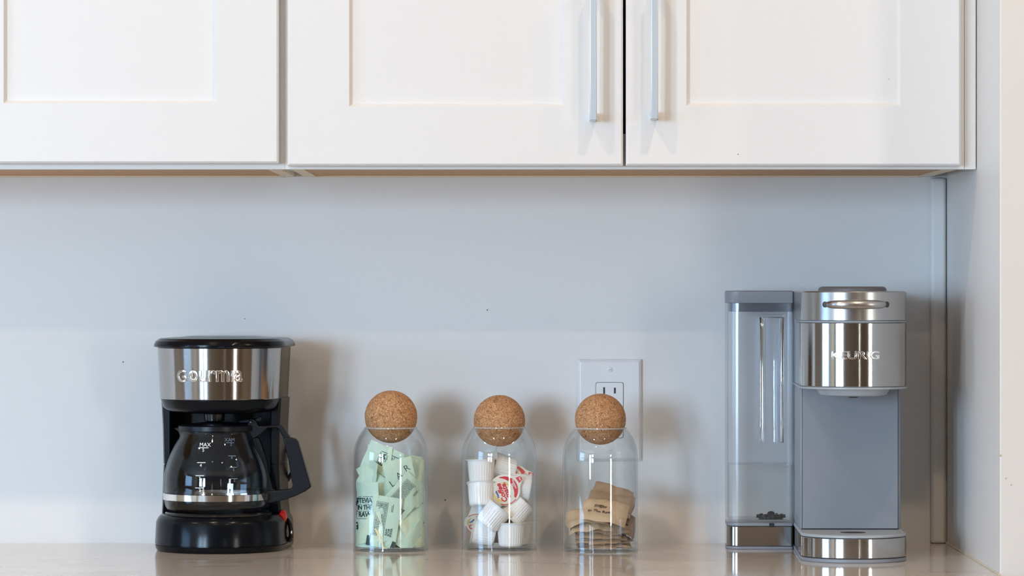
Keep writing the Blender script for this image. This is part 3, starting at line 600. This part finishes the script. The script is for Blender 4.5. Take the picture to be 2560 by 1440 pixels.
def packet(name, C, px, py, dd, roll, yaw, pitch, w_, h_, mt, label, cat, group, seed, wave=.0010, thick=.0028, ridge=0, ink=None, prints=(), bend=0):
    """dd: depth of the packet's centre in front of the jar's axis"""
    d_ = -C.y + dd; c = P(px, py, d_)
    Rm = Matrix.Rotation(math.radians(yaw), 3, 'Z') @ Matrix.Rotation(math.radians(-pitch), 3, 'X') @ Matrix.Rotation(math.radians(roll), 3, 'Y')
    sv = Vector((seed * 3.17, seed * 1.3, seed * .7))
    def S(u, v, side, off=0):
        pu, pv = abs(2 * u / w_), abs(2 * v / h_)
        th = thick / 2 * max(0, 1 - min(pu, 1) ** 4) ** .5 * (1 if pv < .82 else max(0, (1 - pv) / .18)) ** .8
        n0 = noise.noise(Vector((u * 55, v * 45, 0)) + sv) * wave * 2.2 + noise.noise(Vector((u * 130, v * 120, 5)) + sv) * wave * .7
        n0 += ridge * (.35 - abs(noise.noise(Vector((u * 60 + v * 25, v * 60, 9)) + sv))) + ridge * .5 * (.35 - abs(noise.noise(Vector((u * 110, v * 90 - u * 40, 3)) + sv)))
        n0 += bend * (v / (h_ / 2)) ** 2 * .01
        if pv > .82: n0 += math.sin(u * 2 * PI / .0052) * .00018
        y = n0 + (-1 if side == 0 else 1) * (th + .00012) - (off if side == 0 else -off)
        return clampj(c + Rm @ Vector((u, y, v)), C, off * .9, .0012 if side else 0)
    nu, nv = 9, 15; mb = MB(); vs = []
    for side in (0, 1):
        for j in range(nv + 1):
            for i in range(nu + 1): vs.append(S(-w_ / 2 + w_ * i / nu, -h_ / 2 + h_ * j / nv, side) - c)
    N = (nu + 1) * (nv + 1); fs = []
    for j in range(nv):
        for i in range(nu):
            q = j * (nu + 1) + i; fs.append((q, q + 1, q + nu + 2, q + nu + 1)); q += N; fs.append((q, q + nu + 1, q + nu + 2, q + 1))
    for j in range(nv):
        q = j * (nu + 1); fs.append((q, q + nu + 1, q + nu + 1 + N, q + N)); q += nu; fs.append((q, q + N, q + nu + 1 + N, q + nu + 1))
    for i in range(nu):
        q = i; fs.append((q, q + N, q + 1 + N, q + 1)); q = nv * (nu + 1) + i; fs.append((q, q + 1, q + 1 + N, q + N))
    mb.add(vs, fs); o = mb.build(name, mt, None, loc=c, recalc=False, ang=45); tag(o, label, cat, group)
    for kind, pname in prints:
        pm = MB()
        def put(vs_, fs_, cu, cv, rot=0, s=1, offz=.00035):
            ca, sa = math.cos(rot), math.sin(rot)
            pm.add([S(max(-w_ / 2, min(w_ / 2, cu + s * (x_ * ca - y_ * sa))), max(-h_ / 2, min(h_ / 2, cv + s * (x_ * sa + y_ * ca))), 0, offz) - c for x_, y_, *_z in vs_], fs_)
        def bar(cu, cv, a_, b_, rot=0, n_=4):
            vs_ = [(-a_ + 2 * a_ * k / n_, yy) for yy in (-b_, b_) for k in range(n_ + 1)]
            put(vs_, [(k, k + 1, k + n_ + 2, k + n_ + 1) for k in range(n_)], cu, cv, rot)
        if kind == 'front':       # word block in slab letters
            for wd, sz, cv in (('STEVIA', .0084, .009), ('IN THE', .0076, .0005), ('RAW', .0088, -.008)):
                vs_, fs_ = text_polys(wd, sz, 0, .00022, 0, space=.92); put(vs_, fs_, -.003, cv)
            for cv in (.0138, .0046, -.0038, -.0128): bar(-.003, cv, .0132, .00025)
            bar(-.0164, .0005, .0130, .0003, PI / 2); bar(.0106, .0005, .0130, .0003, PI / 2)
        elif kind == 'front_side':
            for wd, sz, cu in (('STEVIA', .0100, -.008), ('IN THE', .0084, .001), ('RAW', .0092, .0095)):
                vs_, fs_ = text_polys(wd, sz, 0, .0004, 0, space=.92); put(vs_, fs_, cu, 0, -PI / 2)
            bar(-.013, 0, .016, .0003, PI / 2); bar(-.0036, 0, .016, .0003, PI / 2); bar(.014, 0, .016, .0003, PI / 2)
        elif kind == 'edge':      # tip of the word block, rest hidden by other packets
            for wd, cu, cv in (('L', -.0115, .0035), ('A', -.0010, .0110), ('R', .0100, .0175)):
                vs_, fs_ = text_polys(wd, .0115, 0, -.0001, 0); put(vs_, fs_, cu, cv, .35)
        elif kind == 'single':
            vs_, fs_ = text_polys('S', .0130, 0, .0003, 0); put(vs_, fs_, -.004, -.012, PI / 2)
        elif kind == 'back':
            rr_ = random.Random(seed)
            for r_ in range(9):
                cu = -.0105 + r_ * .00135; v0 = .0225
                while v0 > -.016:
                    ln = rr_.uniform(.0012, .0040); bar(cu, v0 - ln / 2, ln / 2, .00028, PI / 2, 2); v0 -= ln + .0006
            for cu in (-.0120, .0018): bar(cu, .003, .0205, .00016, PI / 2)
            bar(-.0051, .0236, .0070, .00016); bar(-.0051, -.0176, .0070, .00016)
            for wd, sz, cu in (('STEVIA', .0034, .0106), ('IN THE', .0028, .0076), ('RAW', .0034, .0048)):
                vs_, fs_ = text_polys(wd, sz, 0, .00012, 0); put(vs_, fs_, cu, -.0115, PI / 2)
            for cu, a_, cv in ((.0085, .0050, .018), (.0070, .0040, .017), (-.0137, .005, -.021)):
                bar(cu, cv, a_, .00022, PI / 2)
        elif kind == 'tip':
            vs_ = [(-w_ / 2, -h_ / 2), (-w_ / 2 + .006, -h_ / 2), (-w_ / 2 + .003, -h_ / 2 + .012), (-w_ / 2, -h_ / 2 + .012)]; put(vs_, [(0, 1, 2, 3)], 0, 0)
        elif kind == 'cornermark':
            vs_ = [(w_ / 2 - .006, -h_ / 2), (w_ / 2, -h_ / 2), (w_ / 2, -h_ / 2 + .009), (w_ / 2 - .004, -h_ / 2 + .010)]; put(vs_, [(0, 1, 2, 3)], 0, 0)
        elif kind == 'tan_front':
            for wd, sz, cv in (('Sugar', .0072, .004), ('In The Raw', .0060, -.005)):
                vs_, fs_ = text_polys(wd, sz, 0, .0001, 0); put(vs_, fs_, -cv, -.006, PI / 2, 1, .0010)
        elif kind == 'tan_side':
            rr_ = random.Random(seed); v0 = -.020
            vs_, fs_ = text_polys('Turbinado', .0052, 0, .0001, 0); put(vs_, fs_, -.006, 0, PI / 2, 1, .0010)
            for cu in (-.001, .0025):
                u0 = -.020
                while u0 < .018: ln = rr_.uniform(.001, .0035); bar(cu, u0 + ln / 2, ln / 2, .0003, PI / 2, 1); u0 += ln + .0008
        pm.build(pname, ink, o, loc=(0, 0, 0), recalc=False, smooth=False)
    return o
G = 'pale green sweetener packets in the jar'
gw, gh = .036, .062
FR, BK, SD = ('front', 'printed_words'), ('back', 'printed_text'), ('front_side', 'printed_words')
gp = [
 # px, py, dd, roll, yaw, pitch, mat, wave, prints, label
 (960, 1305, .0395, 9, -4, 0, 'green', .0006, (BK, ('tip', 'dark_corner'), ('cornermark', 'dark_corner')), 'pale green packet showing its small-print back, frontmost and lowest against the glass'),
 (1003, 1250, .0350, 42, 10, 0, 'green', .0006, (BK,), 'pale green packet tilted to the right showing half its small-print back, above the frontmost packet'),
 (1005, 1211, .0290, -13, 8, 2, 'green', .0005, (('edge', 'printed_words'),), 'pale green packet with a few big dark letters peeking over the tilted packet'),
 (972, 1158, .0120, -66, -8, -6, 'green', .0008, (FR,), 'topmost pale green packet, words running upward, one corner pointing up'),
 (918, 1270, .0300, -3, -34, 0, 'green', .0008, (FR,), 'pale green packet with its word block readable, beside the glass facing the coffee maker'),
 (905, 1322, .0290, 82, -40, 4, 'green2', .0016, (('single', 'printed_letter'),), 'crumpled pale green packet low in the jar with one large letter s showing'),
 (925, 1200, .0080, 14, -62, 0, 'green', .0010, (), 'shaded green packet seen almost edge-on, standing on the coffee maker side of the jar'),
 (946, 1178, .0060, 4, -30, 0, 'green2', .0010, (), 'yellowish packet just behind and beside the topmost green packet'),
 (950, 1210, .0140, -30, -12, 10, 'green', .0010, (), 'green packet leaning behind the one with a few big letters'),
 (936, 1218, .0200, -58, -20, 12, 'green', .0010, (), 'green packet with a slanting upper edge above the readable word block'),
 (1030, 1182, .0150, 8, 46, 0, 'green', .0010, (), 'first packet of the upright green fan, nearest the topmost packet'),
 (1038, 1190, .0120, 4, 52, 0, 'green2', .0010, (), 'second packet of the upright fan, pale yellow-green edge'),
 (1045, 1200, .0080, -4, 58, 0, 'green', .0010, (), 'third packet of the upright fan, close to the glass'),
 (1051, 1210, .0020, -10, 66, 0, 'green', .0012, (), 'last packet of the upright fan, pressed on the glass'),
 (1034, 1276, .0240, -4, 20, 0, 'green', .0008, (), 'blank green packet whose lower corner shows under the tilted small-print packet'),
 (1056, 1272, .0080, 6, 60, 0, 'green', .0012, (), 'shaded green packet on edge beneath the upright fan'),
 (1022, 1322, .0300, 34, 14, 14, 'green', .0018, (), 'creased green packet near the bottom with a pointed corner'),
 (1042, 1334, .0260, -28, 34, 6, 'green2', .0018, (), 'crumpled green packet at the bottom next to the glass on the far side'),
 (1056, 1308, .0060, 8, 64, 0, 'green', .0014, (), 'narrow green packet on edge, low on the far side'),
 (908, 1352, .0200, 60, -36, 30, 'green', .0014, (), 'green packet lying low under the crumpled lettered one'),
 (1018, 1358, .0080, 90, 0, 78, 'green', .0012, (), 'uppermost of the flat green packets at the jar bottom'),
 (1010, 1366, .0060, 84, 0, 84, 'green', .0010, (), 'middle one of the flat green packets at the jar bottom'),
 (1000, 1371, .0040, 96, 0, 88, 'green', .0008, (), 'lowest of the flat green packets on the jar floor'),
 (985, 1330, .0060, 20, 0, 10, 'green', .0014, (), 'green packet in the core of the jar behind the frontmost packet'),
 (960, 1262, .0000, -12, 0, 5, 'green', .0014, (), 'green packet deep in the jar behind the readable word block'),
 (1012, 1262, -.0080, 14, 10, 0, 'green', .0014, (), 'green packet deep in the jar behind the tilted small-print packet'),
 (1030, 1216, -.0120, -10, 30, 0, 'green', .0014, (), 'green packet in the back row behind the upright fan'),
]
for i, (px, py, dd, ro, ya, pi_, mt, wv, pr, lb_) in enumerate(gp):
    packet('sweetener_packet', C1, px, py, dd, ro, ya, pi_, *((.030, .042) if i in (10, 11, 12, 13, 15, 18) else (.033, .050) if i in (16, 17, 6, 9) else (gw, gh)), M[mt], lb_, 'packet', G, i + 3, wave=wv, ridge=.0011 if i < 6 else .0030, ink=M['print_g'], prints=pr)
# the frayed pale strip on the front glass
pth = []
for k in range(12):
    t_ = k / 11; q = P(938 + 22 * t_ + 3 * math.sin(t_ * 3), 1322 + 52 * t_, .124 + .043); pth.append(clampj(q, C1, .0004))
sm = MB(); sm.tube(pth, [.0006 + .0010 * math.sin(PI * min(1, k / 11 + .15)) for k in range(12)], 6, flat=1.6)
e_ = pth[-1]
for q in (-.0022, 0, .0024): sm.tube([pth[-2], e_ + Vector((q + .001, 0, -.0006))], .0006, 5)
tag(sm.build('frayed_strip', M['straw']), 'thin pale yellow frayed strip leaning on the front packet inside the green jar', 'strip')
# tan packets
TG = 'tan sugar packets in the jar'
TF, TS = ('tan_front', 'printed_words'), ('tan_side', 'printed_text')
tp = [
 (1502, 1370, .006, 88, 0, 86, 'tan', .0016, (), 0, 'lowest tan packet, lying on the jar floor'),
 (1524, 1362, .008, 84, 6, 76, 'tan2', .0022, (), .3, 'wavy light tan packet just above the lowest one, its edge rippling at the front'),
 (1500, 1355, .004, 92, -5, 82, 'tan', .0012, (), 0, 'dark-edged tan packet third up from the jar floor'),
 (1520, 1348, .006, 86, 8, 80, 'tan', .0014, (), 0, 'tan packet fourth up, its end curling toward the outlet side'),
 (1496, 1342, .008, 90, 0, 74, 'tan', .0008, (TS,), 0, 'flat tan packet fifth up with a line of small dark print'),
 (1508, 1334, .006, 89, 3, 72, 'tan', .0008, (), 0, 'flat tan packet sixth up, plain'),
 (1497, 1325, .010, 90, -2, 62, 'tan', .0008, (TF,), 0, 'tan packet in the middle of the pile with dark words along its face'),
 (1520, 1314, .010, 96, 4, 64, 'tan', .0012, (), 0, 'tan packet under the slanting ones with a shadowed hollow at its end'),
 (1478, 1306, .012, 80, -8, 62, 'tan2', .0016, (TS,), .5, 'light tan packet sloping down toward the jar middle, small print along its ridge'),
 (1492, 1297, .008, 76, -4, 58, 'tan', .0014, (TS,), .3, 'tan packet with two lines of print, second below the big tilted one'),
 (1460, 1290, .010, 72, -14, 66, 'tan2', .0020, (), .5, 'curled light tan packet poking out toward the creamer jar'),
 (1556, 1306, .010, 122, 20, 48, 'tan', .0010, (TF,), 0, 'tan packet standing steeply on the outlet side with words cut off by its neighbour'),
 (1512, 1276, .026, 104, 4, 48, 'tan2', .0010, (TF,), .4, 'large light tan packet tilted across the top of the pile, facing out'),
 (1526, 1258, .006, 108, 6, 52, 'tan', .0010, (), 0, 'brown packet second from the top, tucked behind the large light one'),
 (1534, 1243, -.008, 114, 8, 44, 'tan', .0010, (), .2, 'topmost brown packet, slanting down toward the outlet side'),
]
for i, (px, py, dd, ro, ya, pi_, mt, wv, pr, bd, lb_) in enumerate(tp):
    packet('sugar_packet', C3, px, py, dd, ro, ya, pi_, .037, .056, M[mt], lb_, 'packet', TG, i + 51, wave=wv, thick=.0055, ridge=.0036, ink=M['print_b'], prints=pr, bend=bd)
# ------------------------------------------------------------------ creamer cups
CR0, CR1, CHH = .0142, .0168, .0285
def cup_mesh():
    n = 120; rings = []
    for r_, z_, rib in ((.0005, .0012, 0), (.0110, .0012, 0), (.0118, 0, 0), (CR0 - .001, .0004, 0), (CR0, .0018, .3), (CR0 + .0003, .004, 1), (CR0 + (CR1 - CR0) * .72, CHH * .74, 1), (CR1 - .0004, CHH * .80, .0), (CR1, CHH - .0012, 0), (CR1 + .0016, CHH - .0008, 0), (CR1 + .0017, CHH, 0), (.0005, CHH, 0)):
        rings.append([((r_ + rib * .00042 * math.cos(i * 2 * PI / n * 30)) * math.cos(2 * PI * i / n), (r_ + rib * .00042 * math.cos(i * 2 * PI / n * 30)) * math.sin(2 * PI * i / n), z_) for i in range(n)])
    m_ = MB(); m_.loft(rings); return m_.mesh('cup_body', ang=50)
CUPM = cup_mesh(); CUPM.materials.append(M['cup'])
def lid_meshes():
    out = []; R0 = .0190
    def disc(r, z0, z1, tab=False, n=48):
        pts = [(r * math.cos(2 * PI * k / n), r * math.sin(2 * PI * k / n)) for k in range(n)]
        if tab:
            pts = []
            for k in range(n):
                t_ = 2 * PI * k / n; rr_ = r + (.0068 * max(0, math.cos((t_ - 0) * 1.0)) ** 26 if math.cos(t_) > 0 else 0)
                pts.append((rr_ * math.cos(t_), rr_ * math.sin(t_)))
        return [[(x_, y_, z_) for x_, y_ in pts] for z_ in (z0, z1)]
    a_ = MB().loft(disc(R0, CHH, CHH + .0004, True)).mesh('foil_lid', ang=30); a_.materials.append(M['cream_ink']); a_.materials.append(M['lid_back'])
    for p_ in a_.polygons:
        if p_.normal.z < -.5: p_.material_index = 1
    out.append(('foil_lid', a_))
    z_ = CHH + .00055
    def flat(nm, polys, mt, zz):
        m_ = MB()
        for vs_, fs_ in polys: m_.add([(x_, y_, zz) for x_, y_, *_q in vs_], fs_)
        me = m_.mesh(nm, recalc=False, smooth=False); me.materials.append(mt); out.append((nm, me))
    # red crescent on the tab side (+x), gold swooshes, lettering turned a quarter
    cr = []; n_ = 24
    for k in range(n_ + 1):
        t_ = math.radians(-72 + 150 * k / n_); ro = .0166; ri = .0102 + .0055 * (abs(k / n_ - .45) / .55) ** 2
        cr += [(ro * math.cos(t_), ro * math.sin(t_)), (ri * math.cos(t_) + .0004, ri * math.sin(t_))]
    tabp = [(.0195, -.004), (.0252, -.0024), (.0258, 0), (.0252, .0024), (.0195, .004)]
    flat('red_band', [(cr, [(2 * k, 2 * k + 2, 2 * k + 3, 2 * k + 1) for k in range(n_)]), (tabp, [(0, 1, 2, 3, 4)])], M['red_ink'], z_)
    thin_ = []
    for k in range(33):
        t_ = math.radians(110 + 175 * k / 32); thin_ += [(.0182 * math.cos(t_), .0182 * math.sin(t_)), (.0172 * math.cos(t_), .0172 * math.sin(t_))]
    flat('red_ring', [(thin_, [(2 * k, 2 * k + 2, 2 * k + 3, 2 * k + 1) for k in range(10)] + [(2 * k, 2 * k + 2, 2 * k + 3, 2 * k + 1) for k in range(20, 32)])], M['red_ink'], z_)
    def swoosh(c, r, a0, a1, wd):
        o = []; 
        for k in range(17):
            f_ = k / 16; t_ = math.radians(a0 + (a1 - a0) * f_); ww = wd * math.sin(PI * f_) + .0001
            o += [(c[0] + (r + ww) * math.cos(t_), c[1] + (r + ww) * math.sin(t_)), (c[0] + (r - ww) * math.cos(t_), c[1] + (r - ww) * math.sin(t_))]
        return o, [(2 * k, 2 * k + 2, 2 * k + 3, 2 * k + 1) for k in range(16)]
    flat('gold_swoosh', [swoosh((-.002, 0), .0098, -20, 70, .0011), swoosh((-.003, 0), .0112, 150, 250, .0013)], M['gold_ink'], z_)
    def tx(s, size, cx_, cy_, rot, bold=.0002, shear=.2):
        vs_, fs_ = text_polys(s, size, 0, bold, 0, shear=shear); ca, sa = math.cos(rot), math.sin(rot)
        return [(cx_ + x_ * ca - y_ * sa, cy_ + x_ * sa + y_ * ca) for x_, y_, *_q in vs_], fs_
    RT = math.radians(38)
    def rt(x_, y_): return x_ * math.cos(RT) - y_ * math.sin(RT), x_ * math.sin(RT) + y_ * math.cos(RT)
    # words read along the lid's own direction TXA
    flat('brand_script', [tx('Coffee', .0088, -.0046, -.0010, TXA, .0003), tx('mate.', .0088, .0010, -.0010, TXA, .0003)], M['red_ink'], z_ + .0001)
    flat('small_print', [tx('THE', .0026, .0118, -.001, TXA, .0001, 0), tx('ORIGINAL', .0026, .0140, -.001, TXA, .0001, 0), tx('PEEL', .0020, .0232, 0, TXA, .0001, 0)], M['white_ink'], z_ + .0002)
    flat('maker_mark', [tx('Nestle', .0034, -.0102, .0010, TXA, .00015, 0)], M['blue_ink'], z_ + .0001)
    return out
TXA = 1.33
LIDS = lid_meshes()
def cup(px, py, dd, axis, tabdir, label, prints=True):
    """centre of the cup in the photo, depth in front of the jar axis, axis = bottom-to-lid direction"""
    c = P(px, py, -C2.y + dd); z_ = Vector(axis).normalized(); x_ = Vector(tabdir); x_ = (x_ - z_ * x_.dot(z_)).normalized(); y_ = z_.cross(x_)
    ry = Vector((0, 0, 1)).cross(z_); pts_ = []
    rr_ = z_.orthogonal().normalized(); r2_ = z_.cross(rr_)
    for h_, rd in ((-CHH / 2, .0145), (CHH / 2 + .0006, .0192)):
        for k in range(24): pts_.append(z_ * h_ + (rr_ * math.cos(k * PI / 12) + r2_ * math.sin(k * PI / 12)) * rd)
    if prints: pts_.append(z_ * CHH / 2 + x_ * .0255)
    for _ in range(60):
        bad = [Vector(((c + p_ - C2).x, (c + p_ - C2).y)) for p_ in pts_]; wv_ = max(bad, key=lambda q: q.length)
        if wv_.length <= .0434: break
        sh = wv_.normalized() * (wv_.length - .0432) * .6; c -= Vector((sh.x, sh.y, 0))
    lowest = min((c + p_).z for p_ in pts_); c.z += max(0, ZC + .0046 - lowest)
    t = thing('creamer_cup', label, 'creamer cup', (0, 0, 0), group='single-serve creamer cups in the jar')
    mt_ = Matrix((x_, y_, z_)).transposed().to_4x4(); mt_.translation = c - z_ * (CHH / 2); t.matrix_world = mt_
    b_ = bpy.data.objects.new('cup_body', CUPM); COL.objects.link(b_); b_.parent = t
    l_ = None
    for nm, me in LIDS:
        if nm != 'foil_lid' and not prints: continue
        o = bpy.data.objects.new(nm, me); COL.objects.link(o); o.parent = t if nm == 'foil_lid' else l_
        if nm == 'foil_lid': l_ = o
U = (0, 0, 1)
cup(1196, 1178, .012, (-.02, .02, 1), (0, 1, 0), 'upright creamer cup topmost on the coffee maker side of the jar', False)
cup(1193, 1238, .018, (.0, .26, 1), (-.5, 1, 0), 'creamer cup directly beneath the topmost upright one, its underside tipped forward', False)
cup(1262, 1226, .006, (-.02, -1, .08), (.80, 0, .60), 'creamer cup facing out with its red and white printed foil lid fully in view')
cup(1317, 1217, .006, (1, .10, -.16), (0, 1, .2), 'creamer cup on its side behind the printed lid, lid against the glass', False)
cup(1300, 1275, .010, (-.66, -.10, -.68), (.3, 1, 0), 'creamer cup upside down and slanting, below the printed lid on the outlet side', False)
cup(1232, 1292, .024, (.60, .04, .74), (.3, 1, 0), 'creamer cup slanting in the middle of the jar, ribbed side forward', False)
cup(1203, 1341, .012, (-1, .04, .22), (0, 1, 0), 'creamer cup on its side at the bottom, lid toward the green packet jar', False)
cup(1280, 1349, .022, (0, .02, 1), (1, .3, 0), 'upright creamer cup standing on the jar floor in front', False)
cup(1241, 1348, -.012, (-1, .3, .05), (0, 1, 0), 'shaded creamer cup lying behind the two bottom ones', False)
cup(1308, 1349, -.010, (.05, 0, 1), (1, 0, 0), 'upright creamer cup at the bottom, mostly hidden behind the front one', False)
cup(1258, 1170, -.012, (-.9, -.2, .25), (0, 0, 1), 'creamer cup at the back top, its dark foil edge beside the topmost upright cup', False)
cup(1286, 1208, -.016, (.15, -.80, .5), (1, 0, .3), 'creamer cup behind the printed lid, a sliver of its foil showing blue marks')
cup(1186, 1292, -.004, (-.15, -.75, -.62), (.75, 0, -.5), 'creamer cup tilted down below the stacked pair, red and white lid partly seen')
# ------------------------------------------------------------------ ceiling downlights
em = bpy.data.materials.new('lamp_glow'); em.use_nodes = True; nt = em.node_tree; nt.nodes.remove(nt.nodes['Principled BSDF']); e_ = nt.nodes.new('ShaderNodeEmission'); e_.inputs[0].default_value = (*WARM, 1); e_.inputs[1].default_value = 12; nt.links.new(e_.outputs[0], nt.nodes['Material Output'].inputs[0])
names = ['nearest the worktop', 'one row back from the worktop']
for i, (x_, y_) in enumerate(DOWN):
    t = thing('ceiling_downlight', 'round recessed ceiling downlight ' + names[i // 4] + ', ' + ['above the jars', 'above the coffee maker', 'farthest from the side wall', 'beyond the side wall'][i % 4], 'ceiling lamp', (x_, y_, CEIL), group='recessed ceiling downlights')
    MB().lathe([(.062, 0), (.062, -.004), (.050, -.007), (.042, -.003), (.042, 0)], 32, closed=True).build('trim_ring', M['frame'], t)
    MB().lathe([(.0005, -.0005), (.041, -.0005), (.041, -.0015), (.0005, -.0015)], 32).build('lamp_disc', em, t)
    area('downlight_lamp', (x_, y_, CEIL - .01), (0, 0, 0), .055, 0, DOWNP * (1 if i < 4 else .6), WARM, 'DISK')
